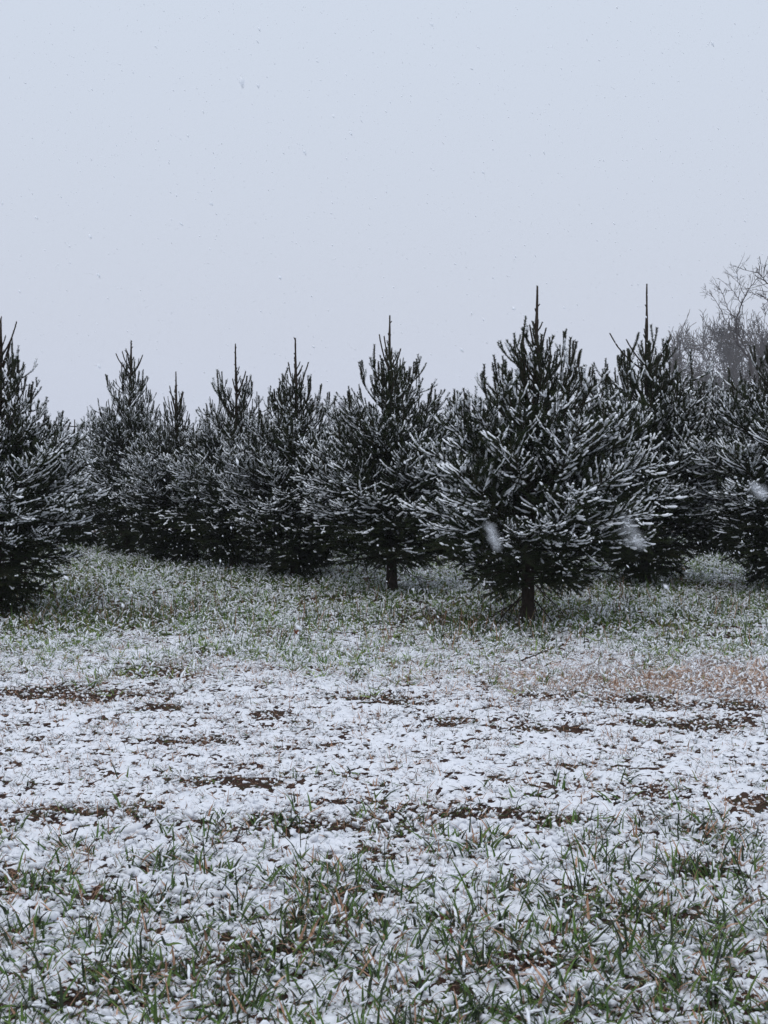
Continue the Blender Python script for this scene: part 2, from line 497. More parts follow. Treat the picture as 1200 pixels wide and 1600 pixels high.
def make_leader(leadlen, shoots, seed):
    """the bare looking top shoot and the ring of upturned shoots at its foot; shoots: (azimuth, length, lean)"""
    global rng
    mb = MB()
    P = poly((0, 0, 0), (0.0, 0, 1), leadlen, 0.4, 9, 0.010)
    for b_ in range(9):
        pp, tt = along(P, np.array([rng.uniform(0.35, 0.97)]))
        q = poly(pp[0], np.array([rng.normal(0, 1), rng.normal(0, 1), 1.1]), rng.uniform(0.016, 0.040), 0.5, 4, 0.05)
        v, f = tube(q, np.linspace(0.006, 0.004, 4), 4); mb.add(v, f, 1); needles(mb, q, 1500, 0.008)
    for b_ in range(5):
        pp, tt = along(P, np.array([rng.uniform(0.02, 0.45)])); a_ = rng.uniform(0, 6.28)
        q = poly(pp[0], np.array([math.cos(a_), math.sin(a_), 0.9]), rng.uniform(0.05, 0.13), 0.8, 5, 0.04)
        v, f = tube(q, np.linspace(0.006, 0.004, 5), 4); mb.add(v, f, 1); needles(mb, q, 1500, 0.014)
    v, f = tube(P, np.linspace(0.0185, 0.0060, 9) * (1 + 0.10 * rng.normal(0, 1, 9)), 6); mb.add(v, f, 1)
    needles(mb, P, 2200, 0.014, 0, 0, 0.0036, 0.8)
    needles(mb, P, 1800, 0.009, 0.93, 0, 0.003, 1.4)
    ms = MB()
    out = []
    for (az, ln, lean) in shoots:
        m2 = MB(); d = np.array([math.cos(az) * math.sin(lean), math.sin(az) * math.sin(lean), math.cos(lean)])
        q = poly((0, 0, rng.uniform(-0.10, 0.04)), d, ln, rng.uniform(0.7, 1.3), 8, 0.03)
        v, f = tube(q, np.linspace(0.0080, 0.0055, 8), 4); m2.add(v, f, 1)
        needles(m2, q, 1300, 0.015, 0, 0, 0.0034, 1.0)
        m3 = None
        if rng.random() < 0.5:
            m3 = MB(); snow_on(m3, q[:5], 0.4, 0.0062)
        out.append((m2.mesh('top_shoot', [M_NEEDLE, M_TWIG]), m3.mesh('snow', [M_SNOWT], True) if m3 else None))
    return mb.mesh('leader', [M_NEEDLE, M_TWIG]), out

GRP = 'young spruces in the plantation rows'
def spruce(px, tip_py, base_py, label, width=1.0, base_px=None, lead=0.42, crown_top=None, dense=1.0, seed=0,
           shoots=None, dead=0, zmin=0.30, trunk_r=0.052, taper=1.0):
    global rng
    rng = np.random.default_rng(1000 + seed)
    b = gpt(base_px if base_px is not None else px, base_py)
    H = zat(tip_py, b.y)
    k = (H - lead) / 2.16
    root = bpy.data.objects.new('spruce_tree', None); COL.objects.link(root)
    gz = float(G(np.array([b.x]), np.array([b.y]))[0])
    root.location = (b.x, b.y, gz)
    root.empty_display_size = 0.3
    tag(root, label, 'spruce tree', GRP)
    # slight lean so that the tip stands where the photo has it
    tipx = xat(px, tip_py, b.y)
    root.rotation_euler = (0, math.atan2(tipx - b.x, H), 0)
    link('trunk', make_trunk(H - 0.08, trunk_r, seed * 3.1, lead), root)
    zt = H - lead - 0.08
    if shoots is None:
        shoots = [(rng.uniform(0, 0.6) + i * 2 * math.pi / 6, rng.uniform(0.20, 0.34), R(rng.uniform(22, 44))) for i in range(6)]
    lm, tops = make_leader(lead + 0.08, shoots, seed)
    link('leader', lm, root, (0, 0, zt), (0, -0.8 * root.rotation_euler.y, 0))
    for (tm, sm) in tops:
        o = link('top_shoot', tm, root, (0, 0, zt))
        if sm: link('snow', sm, o)['kind'] = 'stuff'
    az = rng.uniform(0, 6.28)
    z = zmin
    lobes = [(rng.uniform(0, 6.28), rng.uniform(0.3, 1.8), rng.uniform(-0.12, 0.10)) for _ in range(7)]
    while z < 1.93:
        per = 8 if z < 1.3 else (7 if z < 1.5 else (4 if z < 1.75 else 3))
        for j in range(per):
            az += 2.399963 + rng.normal(0, 0.25)
            zz = z + rng.uniform(-0.04, 0.04)
            lf = np.interp(zz, [l[0] for l in LV], range(len(LV)))
            li = int(np.clip(round(lf + rng.normal(0, 0.25)), 0, len(LV) - 1))
            vi = int(rng.integers(NV))
            Lw = np.interp(zz, [0.25, 0.45, 0.8, 1.1, 1.4, 1.7, 1.9, 2.05], [0.36, 0.66, 0.93, 0.84, 0.61, 0.40, 0.27, 0.17])
            s = Lw / LV[li][1] * (rng.uniform(0.88, 1.12) if zz < 1.4 else rng.uniform(0.72, 1.28))
            for (la, lz, lamp) in lobes:
                s *= 1 + lamp * math.exp(-((lz - zz) / 0.3) ** 2) * max(0, math.cos(az - la)) ** 2
            s *= 0.55 + 0.45 * width if li > 5 else width
            s *= 1 + (taper - 1) * float(np.clip((zz - 0.9) / 0.6, 0, 1))
            s = float(np.clip(s, 0.5, 1.4))
            zb = zz * k
            o = link('branch', BR[li][vi][0], root, (0, 0, zb), (0, R(rng.normal(0, 4)), az), (s, s, max(0.75, s * 0.9)))
            link('snow', BR[li][vi][1], o)['kind'] = 'stuff'
        z += 0.074 / dense
    for i in range(dead):
        link('dead_twig', DEAD[i % 4], root, (0, 0, rng.uniform(0.22, 0.40)), (0, R(rng.uniform(0, 25)), rng.uniform(0, 6.28)), (rng.uniform(0.7, 1.3),) * 3)
    return root

spruce(841, 449, 981, 'biggest spruce right of centre with a bare trunk and tall bare leader', 1.03, 824, lead=0.42, seed=1, dead=12, zmin=0.34)
spruce(608, 493, 927, 'middle spruce with a thick dark leader and a short bare trunk on the grass', 1.0, 612, lead=0.42, seed=2, dead=6, zmin=0.33)
spruce(1011, 443, 915, 'tall spruce with widely curved shoots under its leader, beside the bare wood', 1.04, 1008, lead=0.68, seed=3, zmin=0.16, dense=1.0, taper=1.2,
       shoots=[(3.05, 0.50, R(66)), (3.4, 0.32, R(52)), (0.15, 0.44, R(62)), (-0.5, 0.38, R(54)), (0.6, 0.22, R(40)), (0.1, 0.14, R(35)), (2.2, 0.2, R(40))])
spruce(3, 497, 964, 'spruce cut by the left edge of the photo, spreading over dark grass', 0.88, -8, lead=0.25, seed=4, taper=0.92, zmin=0.14, dead=4)
spruce(1226, 470, 928, 'spruce cut by the right edge of the photo in front of the bare wood', 1.0, 1226, lead=0.40, seed=5, zmin=0.16)
spruce(463, 529, 904, 'dark spruce touching the left side of the middle spruce, with upright leader', 0.92, 462, lead=0.44, seed=6, zmin=0.14, taper=0.88,
       shoots=[(3.0, 0.30, R(28)), (0.2, 0.32, R(30)), (1.6, 0.2, R(40)), (4.5, 0.2, R(40)), (2.5, 0.16, R(30))])
spruce(370, 538, 890, 'third pointed spruce top from the left, its crown merging with the dark one', 0.90, 368, lead=0.40, seed=7, zmin=0.14, dense=0.95, taper=0.85,
       shoots=[(0.1, 0.25, R(40)), (-0.3, 0.2, R(30)), (3.1, 0.15, R(28)), (1.8, 0.2, R(40)), (0.5, 0.22, R(50))])
spruce(275, 581, 881, 'low spruce with a thin leader between two taller pointed ones', 0.80, 276, lead=0.40, seed=8, zmin=0.12, dense=0.9, taper=0.7)
spruce(205, 532, 868, 'pointed spruce with open herringbone top at the far left of the row', 0.82, 200, lead=0.26, seed=9, zmin=0.12, dense=0.9, taper=0.75,
       shoots=[(3.1, 0.24, R(42)), (0.0, 0.20, R(45)), (3.3, 0.18, R(50)), (0.2, 0.28, R(50)), (1.5, 0.2, R(45)), (4.4, 0.2, R(45)), (3.0, 0.3, R(55))])
# trees of the rows behind, seen only in the gaps
spruce(117, 656, 852, 'small far spruce behind the gap right of the tree at the left edge', 0.75, 117, lead=0.60, seed=10, zmin=0.1, dense=0.8, taper=0.6)
spruce(703, 622, 872, 'low spruce showing its tip between the middle and the big one', 0.85, 700, lead=0.30, seed=11, zmin=0.1, dense=0.75, taper=0.6)
spruce(1122, 652, 868, 'low spruce behind the gap left of the tree at the right edge', 0.85, 1122, lead=0.26, seed=12, zmin=0.1, dense=0.75)
spruce(545, 664, 862, 'far spruce peeping over the gap left of the middle spruce', 0.85, 545, lead=0.2, seed=13, zmin=0.1, dense=0.75)
spruce(916, 628, 868, 'far spruce filling the gap between the two tallest leaders', 0.85, 916, lead=0.26, seed=14, zmin=0.1, dense=0.75, taper=0.8)
spruce(318, 672, 850, 'far spruce behind the thin leader of the low tree', 0.75, 322, lead=0.2, seed=15, zmin=0.1, dense=0.7)
spruce(80, 650, 846, 'far spruce almost hidden behind the tree at the left edge', 0.75, 70, lead=0.60, seed=16, zmin=0.1, dense=0.8, taper=0.6)
rng = np.random.default_rng(99)

# ------------------------------------------------------------------ instanced ground cover (geometry nodes)
def scatter(name, label, pts, rot, scl, idx, sources, kind='stuff'):
    me = bpy.data.meshes.new(name)
    n = len(pts)
    me.vertices.add(n); me.vertices.foreach_set('co', np.ascontiguousarray(pts, dtype=np.float32).ravel())
    a = me.attributes.new('rot', 'FLOAT_VECTOR', 'POINT'); a.data.foreach_set('vector', np.ascontiguousarray(rot, dtype=np.float32).ravel())
    a = me.attributes.new('scl', 'FLOAT_VECTOR', 'POINT')
    if scl.ndim == 1: scl = np.repeat(scl[:, None], 3, 1)
    a.data.foreach_set('vector', np.ascontiguousarray(scl, dtype=np.float32).ravel())
    a = me.attributes.new('idx', 'INT', 'POINT'); a.data.foreach_set('value', np.ascontiguousarray(idx, dtype=np.int32))
    o = link(name, me)
    c = bpy.data.collections.new(name + '_sources')
    for i, s in enumerate(sources):
        so = bpy.data.objects.new('%s_src_%02d' % (name, i), s); c.objects.link(so)
    g = bpy.data.node_groups.new(name, 'GeometryNodeTree')
    g.interface.new_socket('Geometry', in_out='INPUT', socket_type='NodeSocketGeometry')
    g.interface.new_socket('Geometry', in_out='OUTPUT', socket_type='NodeSocketGeometry')
    N = g.nodes; L = g.links
    gi = N.new('NodeGroupInput'); go = N.new('NodeGroupOutput')
    ip = N.new('GeometryNodeInstanceOnPoints'); ci = N.new('GeometryNodeCollectionInfo')
    ci.inputs['Collection'].default_value = c; ci.inputs['Separate Children'].default_value = True; ci.inputs['Reset Children'].default_value = True
    ip.inputs['Pick Instance'].default_value = True
    def na(nm, t):
        x = N.new('GeometryNodeInputNamedAttribute'); x.data_type = t; x.inputs['Name'].default_value = nm
        return [s for s in x.outputs if s.name == 'Attribute' and s.enabled][0]
    L.new(gi.outputs[0], ip.inputs['Points']); L.new(ci.outputs[0], ip.inputs['Instance'])
    L.new(na('idx', 'INT'), ip.inputs['Instance Index'])
    er = N.new('FunctionNodeEulerToRotation')
    L.new(na('rot', 'FLOAT_VECTOR'), er.inputs[0]); L.new(er.outputs[0], ip.inputs['Rotation'])
    L.new(na('scl', 'FLOAT_VECTOR'), ip.inputs['Scale'])
    L.new(ip.outputs[0], go.inputs[0])
    md = o.modifiers.new('scatter', 'NODES'); md.node_group = g
    tag(o, label, None, None, kind)
    return o

def blade(mb, base, az, lean, ln, wd, mi, bend=0.8, snowp=0.0, smi=1, n=5):
    d = np.array([math.cos(az) * math.sin(lean), math.sin(az) * math.sin(lean), math.cos(lean)])
    P = [np.array(base, float)]; st = ln / (n - 1)
    for i in range(n - 1):
        P.append(P[-1] + d * st)
        d = d + np.array([math.cos(az), math.sin(az), -0.55]) * bend / (n - 1); d /= np.linalg.norm(d)
    P = np.array(P)
    P[:, 2] = np.maximum(P[:, 2], 0.004)
    s = np.array([-math.sin(az), math.cos(az), 0.0])
    tw = rng.uniform(-0.6, 0.6)
    s = s * math.cos(tw) + np.array([0, 0, 1]) * math.sin(tw)
    wv = wd * np.array([0.7, 1.0, 0.9, 0.6, 0.06])[:n]
    V = np.concatenate([P - s * wv[:, None] / 2, P + s * wv[:, None] / 2]); F = []
    # keel, so that the blade has a folded section
    for i in range(n - 1):
        F += [(i, i + 1, n + i + 1), (i, n + i + 1, n + i)]
    mb.add(V, F, mi)
    if rng.random() < snowp * (0.25 if lean + bend * 0.5 < 0.75 else 1.5):
        a = rng.uniform(0.3, 0.65); b = min(1, a + rng.uniform(0.25, 0.6)); k = 5
        u = np.linspace(a, b, k); p, t = along(P, u); p[:, 2] += 0.0035
        p += rng.normal(0, 0.001, p.shape)
        v, f = tube(p, rng.uniform(0.0026, 0.0058) * np.array([0.4, 1.1, 1.25, 1.0, 0.35]) * rng.uniform(0.45, 1.6, k), 5, True, 0.7)
        v = v + rng.normal(0, 0.0010, v.shape)
        mb.add(v, f, smi)
    return P

def tuft(nb, hl, spread, mats, mi_w, lean=(0.1, 0.9), wd=(0.0022, 0.0042), snowp=0.4, bend=(0.3, 1.5)):
    mb = MB()
    for i in range(nb):
        a = rng.uniform(0, 6.283); rr = spread * math.sqrt(rng.random())
        blade(mb, (rr * math.cos(a), rr * math.sin(a), -0.01), rng.uniform(0, 6.283), rng.uniform(*lean), rng.uniform(*hl), rng.uniform(*wd),
              int(rng.choice(len(mi_w), p=mi_w)), rng.uniform(*bend), snowp, len(mats) - 1)
    return mb.mesh('tuft', mats)

GM = [M_GRASS, M_DARKG, M_STRAW, M_SNOWT]
NEARG = [tuft(7, (0.035, 0.115), 0.045, GM, [0.62, 0.25, 0.13], wd=(0.0038, 0.0088), snowp=0.10) for _ in range(10)]
FARG = [tuft(8, (0.05, 0.13), 0.05, [M_LAWN, M_GRASS, M_STRAW, M_SNOWT], [0.70, 0.24, 0.06], (0.05, 1.0), (0.0040, 0.0072), 0.22) for _ in range(10)]
DEADG = [tuft(12, (0.03, 0.08), 0.05, GM, [0.04, 0.10, 0.86], (0.1, 1.2), (0.0020, 0.0042), 0.16) for _ in range(8)]
STUB = [tuft(6, (0.015, 0.060), 0.035, GM, [0.1, 0.5, 0.4], (0.2, 1.3), (0.0015, 0.003), 0.1) for _ in range(8)]
TALL = [tuft(3, (0.10, 0.19), 0.02, GM, [0.25, 0.65, 0.10], (0.02, 0.45), (0.0030, 0.0052), 0.0, (0.0, 0.5)) for _ in range(8)]

def rand_pts(n, y0, y1, power=1.0):
    """points over the wedge of ground, evenly dense when power is 1"""
    u = rng.random(n)
    if power == 0:   # density falls with the square of the distance
        y = y0 * (y1 / y0) ** u
    else:
        y = np.sqrt(y0 * y0 + (y1 * y1 - y0 * y0) * u)
    x = (rng.random(n) * 2 - 1) * (0.33 * y + 0.35)
    return x, y

def place(name, label, src, x, y, smin, smax, sink=0.0, tilt=0.15, zf=G):
    n = len(x)
    z = zf(x, y) - sink
    rot = np.stack([rng.normal(0, tilt, n), rng.normal(0, tilt, n), rng.uniform(0, 6.283, n)], 1)
    return scatter(name, label, np.stack([x, y, z], 1), rot, rng.uniform(smin, smax, n), rng.integers(0, len(src), n), src)

def keep(x, y, p):
    k = rng.random(len(x)) < p
    return x[k], y[k]

def maxz(x, y):
    return np.maximum(G(x, y), G(x, y) + T(x, y))

def underz(x, y):
    # how much of a dark sheltered place this is
    return bare(x, y)

# foreground grass
x, y = rand_pts(9500, 2.9, 6.0)
cl = fbm(x * 2.6, y * 2.6, 51, 3)
p = np.clip(0.22 + 0.30 * (1 - smooth(3.6, 4.7, y)) + 0.06 * x + 0.75 * cl + 0.35 * bare(x, y), 0.05, 1) * (1 - smooth(4.7, 5.5, y) * 0.93)
x, y = keep(x, y, p)
place('foreground_grass', 'green grass tufts poking through patchy snow in the foreground', NEARG, x, y, 0.6, 1.25)
# far grass under and in front of the trees
x, y = rand_pts(38000, 7.6, 19.0)
cl = fbm(x * 1.3, y * 0.9, 52, 3)
p = np.clip(0.40 + 0.8 * cl + 0.5 * np.clip(bare(x, y), 0, 1), 0.05, 1) * np.clip(smooth(7.5, 9.6, y), 0, 1)
p = np.where(y > 10, np.maximum(p, 0.45), p)
x, y = keep(x, y, p)
place('tree_row_grass', 'snow dusted green grass growing in front of and under the spruces', FARG, x, y, 0.55, 1.15)
# straw coloured grass
x, y = rand_pts(22000, 3.0, 10.5)
c = gpt(1090, 1060)
patch = np.exp(-(((x - c.x) / 1.0) ** 2 + ((y - c.y) / 0.55) ** 2))
p = np.clip(0.10 + 0.12 * smooth(7.6, 8.4, y) * (1 - smooth(9.4, 9.8, y)) + 0.7 * fbm(x * 3, y * 3, 53, 2) * (0.3 + 0.7 * smooth(6.8, 8.2, y)) + 1.6 * patch + 0.3 * bare(x, y) * (1 - smooth(5, 6, y)), 0.0, 1)
x, y = keep(x, y, p)
place('dead_grass', 'straw brown dead grass between the snow', DEADG, x, y, 0.6, 1.3, 0.008, zf=lambda a, b: np.maximum(G(a, b), G(a, b) + T(a, b)))
n = 1500
x = rng.normal(c.x + 0.2, 0.55, n); y = rng.normal(c.y - 0.12, 0.20, n)
TAN = [tuft(12, (0.035, 0.08), 0.05, [M_TAN, M_STRAW, M_SNOWT], [0.75, 0.25], (0.2, 1.25), (0.0022, 0.0045), 0.10) for _ in range(6)]
place('tan_grass', 'patch of pale reddish dead grass near the right edge', TAN, x, y, 0.7, 1.4, 0.006, zf=lambda a, b: np.maximum(G(a, b), G(a, b) + T(a, b)))
# stubble on the track
x, y = rand_pts(42000, 2.9, 9.6)
x, y = keep(x, y, np.clip(0.32 + 0.6 * fbm(x * 4, y * 4, 54, 2) + 0.5 * bare(x, y), 0.05, 1))
place('stubble', 'short dark stubble sticking out of thin snow', STUB, x, y, 0.6, 1.3)
# taller stems
x, y = rand_pts(2600, 3.2, 14.5)
b_ = (1 - smooth(4.9, 5.6, y)) * 0.15 + smooth(9.3, 9.8, y) * 0.75 + 0.03
x, y = keep(x, y, b_ * np.clip(0.6 + 1.2 * fbm(x * 1.5, y * 1.5, 58, 2), 0.1, 1.5))
place('tall_grass', 'taller dark grass blades standing above the rest', TALL, x, y, 0.6, 1.1)

x, y = rand_pts(5000, 9.3, 13.5)
x, y = keep(x, y, np.clip(0.25 + 1.1 * fbm(x * 0.9, y * 0.9, 59, 2) + 0.4 * np.clip(bare(x, y), 0, 1), 0.02, 1) * (1 - smooth(11.5, 13.5, y)))
place('tall_row_grass', 'tall uncut dark green grass round the foot of the nearest spruces', TALL, x, y, 0.8, 1.45)

# snow clumps resting on the grass
def clump(sub=2, flat=0.8, amp=0.45):
    import bmesh
    bm = bmesh.new(); bmesh.ops.create_icosphere(bm, subdivisions=sub, radius=1.0)
    v = np.array([q.co[:] for q in bm.verts]); f = np.array([[q.index for q in t.verts] for t in bm.faces]); bm.free()
    s = rng.uniform(0, 90)
    d = 1 + amp * (vnoise(v[:, 0] * 1.6 + s, v[:, 1] * 1.6 + v[:, 2] * 1.1, 5) + 0.5 * vnoise(v[:, 0] * 3.4 + s, v[:, 1] * 3.4 - v[:, 2] * 2.3, 8))
    v = v * d[:, None] * np.array([1.0, rng.uniform(0.6, 0.95), flat])
    return mk_mesh('clump', v, f, [M_SNOW], None, True)
CL = [clump() for _ in range(10)]
x, y = rand_pts(60000, 2.9, 16.5)
near = 1 - smooth(5.0, 6.0, y)
p = np.clip(0.40 + 0.9 * fbm(x * 7, y * 8, 55, 2), 0.03, 1) * (0.42 + 0.9 * near + 0.60 * smooth(8.2, 9.2, y))
p = p * (1 - 0.6 * np.clip(bare(x, y), 0, 1))
x, y = keep(x, y, p)
n = len(x)
hgt = np.where(y < 5.5, rng.uniform(0.0, 0.016, n), np.where(y > 8.3, rng.uniform(0.01, 0.07, n), rng.uniform(-0.003, 0.006, n)))
pts = np.stack([x, y, maxz(x, y) + hgt], 1)
sc = np.minimum(rng.lognormal(math.log(0.0068), 0.38, n), 0.0135) * np.where(y < 5.5, 1.45, np.where(y > 8.3, 0.8, 1.0))
sc3 = np.stack([sc * rng.uniform(0.8, 1.8, n) * np.where(y > 8.3, 1.1, 1.0), sc * rng.uniform(0.7, 1.3, n), sc * rng.uniform(0.7, 1.1, n)], 1)
rot = np.stack([rng.normal(0, 0.35, n), rng.normal(0, 0.35, n), rng.uniform(0, 6.283, n)], 1)
scatter('snow_clumps', 'small white clumps of snow resting on grass and soil', pts, rot, sc3, rng.integers(0, len(CL), n), CL)

# ------------------------------------------------------------------ tall blades one can point at (things with their blades)
def grass_thing(px, py, label, blades):
    b = gpt(px, py)
    root = bpy.data.objects.new('grass_tuft', None); COL.objects.link(root)
    root.location = (b.x, b.y, float(G(np.array([b.x]), np.array([b.y]))[0]))
    root.empty_display_size = 0.05
    tag(root, label, 'grass tuft', 'tall grass tufts standing in the foreground snow')
    k = b.y / FPX
    for (dx, dy, wd, off) in blades:   # tip offset in picture pixels right and up, blade width in mm, foot offset in px
        mb = MB(); n = 9
        t = np.linspace(0, 1, n)
        tipx, tipz = dx * k, dy * k
        P = np.stack([off * k + (tipx - off * k) * (t ** 1.25), np.sin(t * 2.2) * 0.01 + rng.uniform(-0.02, 0.02) * t, -0.01 + (tipz + 0.01) * (t ** 0.9)], 1)
        wv = wd * 1.3 / 1000 * np.interp(t, [0, 0.3, 0.8, 1], [0.7, 1, 0.7, 0.08])
        s = np.array([1, 0.35, 0]) / 1.06; kz = np.array([0, 0.25, 0])
        V = np.concatenate([P - s * wv[:, None] / 2, P + kz * wv[:, None], P + s * wv[:, None] / 2])
        F = []
        for i in range(n - 1):
            for a in (0, n):
                F += [(a + i, a + i + 1, a + n + i + 1), (a + i, a + n + i + 1, a + n + i)]
        mb.add(V, F, 0)
        link('blade', mb.mesh('blade', [M_DARKG if rng.random() < 0.7 else M_GRASS], True), root)
    return root
grass_thing(742, 1428, 'single long dark grass blade leaning left over snow right of centre', [(-42, 95, 5.5, 0), (26, 30, 3, 5), (12, 46, 3, 8)])
grass_thing(905, 1400, 'tuft of upright dark blades, tallest of the right foreground', [(-22, 112, 4.5, 0), (-45, 80, 3.5, -6), (20, 70, 3.5, 6), (-4, 88, 3.5, 4), (-68, 52, 3.5, -5)])
grass_thing(948, 1370, 'lone straight stem standing right of the tallest tuft', [(0, 70, 3.5, 0), (6, 40, 2.5, 2)])
grass_thing(1168, 1388, 'arched long blades leaning left at the right edge of the photo', [(-34, 74, 5.5, 0), (60, -10, 5, 0), (-24, 40, 4, -8)])
grass_thing(1050, 1375, 'thin pair of blades leaning left between tuft and right edge', [(-24, 60, 4, 0), (8, 32, 3, 4), (-50, 36, 3, 0)])
grass_thing(600, 1365, 'one thin upright stem near the middle of the foreground', [(2, 62, 3.2, 0), (-12, 22, 2.6, -3)])
grass_thing(320, 1372, 'two slim upright stems left of the middle foreground', [(-4, 70, 3.4, 0), (46, 22, 3.4, 4), (-8, 36, 3, 0)])
grass_thing(372, 1430, 'short stiff blades in a clump of green left of the middle', [(-6, 78, 4, 0), (10, 40, 3.6, 4), (-26, 26, 3.6, -3), (24, 60, 3, 4)])
grass_thing(192, 1450, 'upright green blades in the left foreground', [(-4, 76, 4, 0), (14, 34, 3.6, 4), (-22, 44, 3.2, -3)])
grass_thing(470, 1330, 'solitary dark stem rising above the brown streak', [(-3, 66, 3, 0), (-60, 44, 3, -6)])
grass_thing(980, 1500, 'dense green tuft low in the right foreground', [(-30, 70, 5.5, 0), (20, 64, 5, 4), (-8, 84, 5, 0), (44, 30, 5, 4), (-60, 24, 5, -4), (30, 88, 4, 0)])
grass_thing(755, 1520, 'green tuft with a blade arching left at the bottom', [(-28, 60, 5.5, 0), (18, 54, 4.5, 4), (0, 74, 4.5, 0), (-64, 30, 4.5, -4)])
grass_thing(390, 1560, 'green tuft at the bottom left of the photo', [(-18, 62, 5, 0), (22, 58, 4.6, 4), (2, 80, 4.4, 0), (50, 24, 4.6, 5)])

# fallen leaves
def fallen_leaf(px, py, size, rot, label, mi=M_LEAF):
    b = gpt(px, py); n = 16
    a = np.linspace(0, 2 * np.pi, n, endpoint=False)
    r = size * (0.55 + 0.18 * np.cos(a * 5) + 0.05 * np.sin(a * 9))
    rings = [np.zeros((1, 3))]
    for q in (0.5, 1.0):
        X = np.cos(a) * r * q; Y = np.sin(a) * r * q * 0.75
        Z = 0.35 * X * X / size + 0.5 * np.abs(Y) * q + 0.1 * size * np.sin(a * 3) * q
        rings.append(np.stack([X, Y, Z], 1))
    V = np.concatenate(rings); F = []
    for i in range(n):
        j = (i + 1) % n
        F += [(0, 1 + i, 1 + j), (1 + i, 1 + n + i, 1 + n + j), (1 + i, 1 + n + j, 1 + j)]
    mb = MB(); mb.add(V, F, 0)
    z = float(maxz(np.array([b.x]), np.array([b.y]))[0])
    o = link('fallen_leaf', mb.mesh('fallen_leaf', [mi]), None, (b.x, b.y, z + 0.012), rot)
    m2 = MB(); v, f = tube(np.array([[0, 0, 0], [-size * .5, 0, 0.002], [-size * 1.0, 0.004, 0.008]]), [0.0012, 0.001, 0.0008], 4); m2.add(v, f, 0)
    link('stalk', m2.mesh('stalk', [M_TWIG]), o)
    tag(o, label, 'leaf')
fallen_leaf(463, 992, 0.050, (0.9, 0.3, 0.4), 'red brown curled leaf caught in the grass far left of the bare trunk')
fallen_leaf(690, 1446, 0.030, (0.7, -0.2, 1.4), 'reddish dead leaf in a snow hollow beside the long leaning blade')
fallen_leaf(1127, 1352, 0.026, (0.6, 0.3, 2.4), 'small dark red leaf half under snow near the right edge')
fallen_leaf(703, 1470, 0.020, (1.0, 0.1, 0.2), 'smallest reddish leaf scrap just below the other in the hollow')

# dark fallen stick on the snow
b = gpt(835, 1037)
mb = MB(); P = poly((-0.085, 0, 0.0), (1, 0.2, 0.35), 0.19, 0.05, 6, 0.03); v, f = tube(P, np.linspace(0.005, 0.003, 6), 5); mb.add(v, f, 0)
q = poly(P[3], (0.6, -0.3, 0.5), 0.05, 0, 4, 0.05); v, f = tube(q, 0.002, 4); mb.add(v, f, 0)
tag(link('fallen_stick', mb.mesh('fallen_stick', [M_TWIG], True), None, (b.x, b.y, 0.02)), 'thin dark stick slanting on the snow below the bare trunk', 'stick')

# ------------------------------------------------------------------ rail and posts far off, between the left trees
root = bpy.data.objects.new('wire_fence', None); COL.objects.link(root)
YF = 46.0
fx0, fx1 = xat(60, 664, YF), xat(150, 668, YF)
root.location = (fx0, YF, 0)
zt0, zt1 = zat(662, YF), zat(667, YF)
mb = MB(); n = 14; t = np.linspace(0, 1, n)
P = np.stack([t * (fx1 - fx0), t * 0, zt0 + (zt1 - zt0) * t - 0.03 * np.sin(t * np.pi)], 1)
v, f = tube(P, 0.022, 6); mb.add(v, f, 0); link('top_rail', mb.mesh('top_rail', [M_RAIL], True), root)
for k_, pxp in enumerate((60, 150)):
    mb = MB(); X = xat(pxp, 665, YF) - fx0
    v, f = tube(np.array([[X, 0.05, -0.2], [X, 0.05, 0.8], [X, 0.05, 1.62]]), [0.045, 0.042, 0.040], 8); mb.add(v, f, 0)
    link('post', mb.mesh('post', [M_RAIL], True), root)
tag(root, 'thin dark rail seen level with the horizon between the two leftmost spruces', 'fence')

# ------------------------------------------------------------------ bare deciduous trees far behind on the right
def bare_tree_mesh(seed, H, spread, r0, depth=6, twig=0.010, slender=False):
    r = np.random.default_rng(seed)
    trunk = MB(); crown = MB()
    def grow(p, d, ln, rad, lev):
        n = 5; P = [p]; dd = d.copy()
        for i in range(n - 1):
            dd = dd + r.normal(0, 0.10 + 0.03 * lev, 3) + np.array([0, 0, 0.05]); dd /= np.linalg.norm(dd)
            P.append(P[-1] + dd * ln / (n - 1))
        P = np.array(P); r1 = max(twig * 0.55, rad * 0.55)
        v, f = tube(P, np.linspace(rad, r1, n), 6 if lev < 2 else 3, False)
        (trunk if lev == 0 else crown).add(v, f, 0)
        if lev >= depth: return
        k = 2 + (r.random() < 0.75) + (lev > 1) + (1 if lev > 3 else 0)
        for j in range(k):
            u = 1.0 if j == 0 else r.uniform(0.35, 0.95)
            pp, tt = along(P, np.array([min(u, 0.999)]))
            s = np.cross(tt[0], r.normal(0, 1, 3)); s /= np.linalg.norm(s)
            an = r.uniform(0.15, 0.45) if j == 0 else r.uniform(0.4, 0.95) * spread
            nd = tt[0] * math.cos(an) + s * math.sin(an)
            grow(pp[0], nd, ln * r.uniform(0.62, 0.86), max(twig * 0.6, r1 * (0.9 if j == 0 else 0.6)), lev + 1)
    grow(np.array([0, 0, -0.3]), np.array([0, 0, 1.0]), H * (0.36 if slender else 0.28), r0, 0)
    return trunk, crown

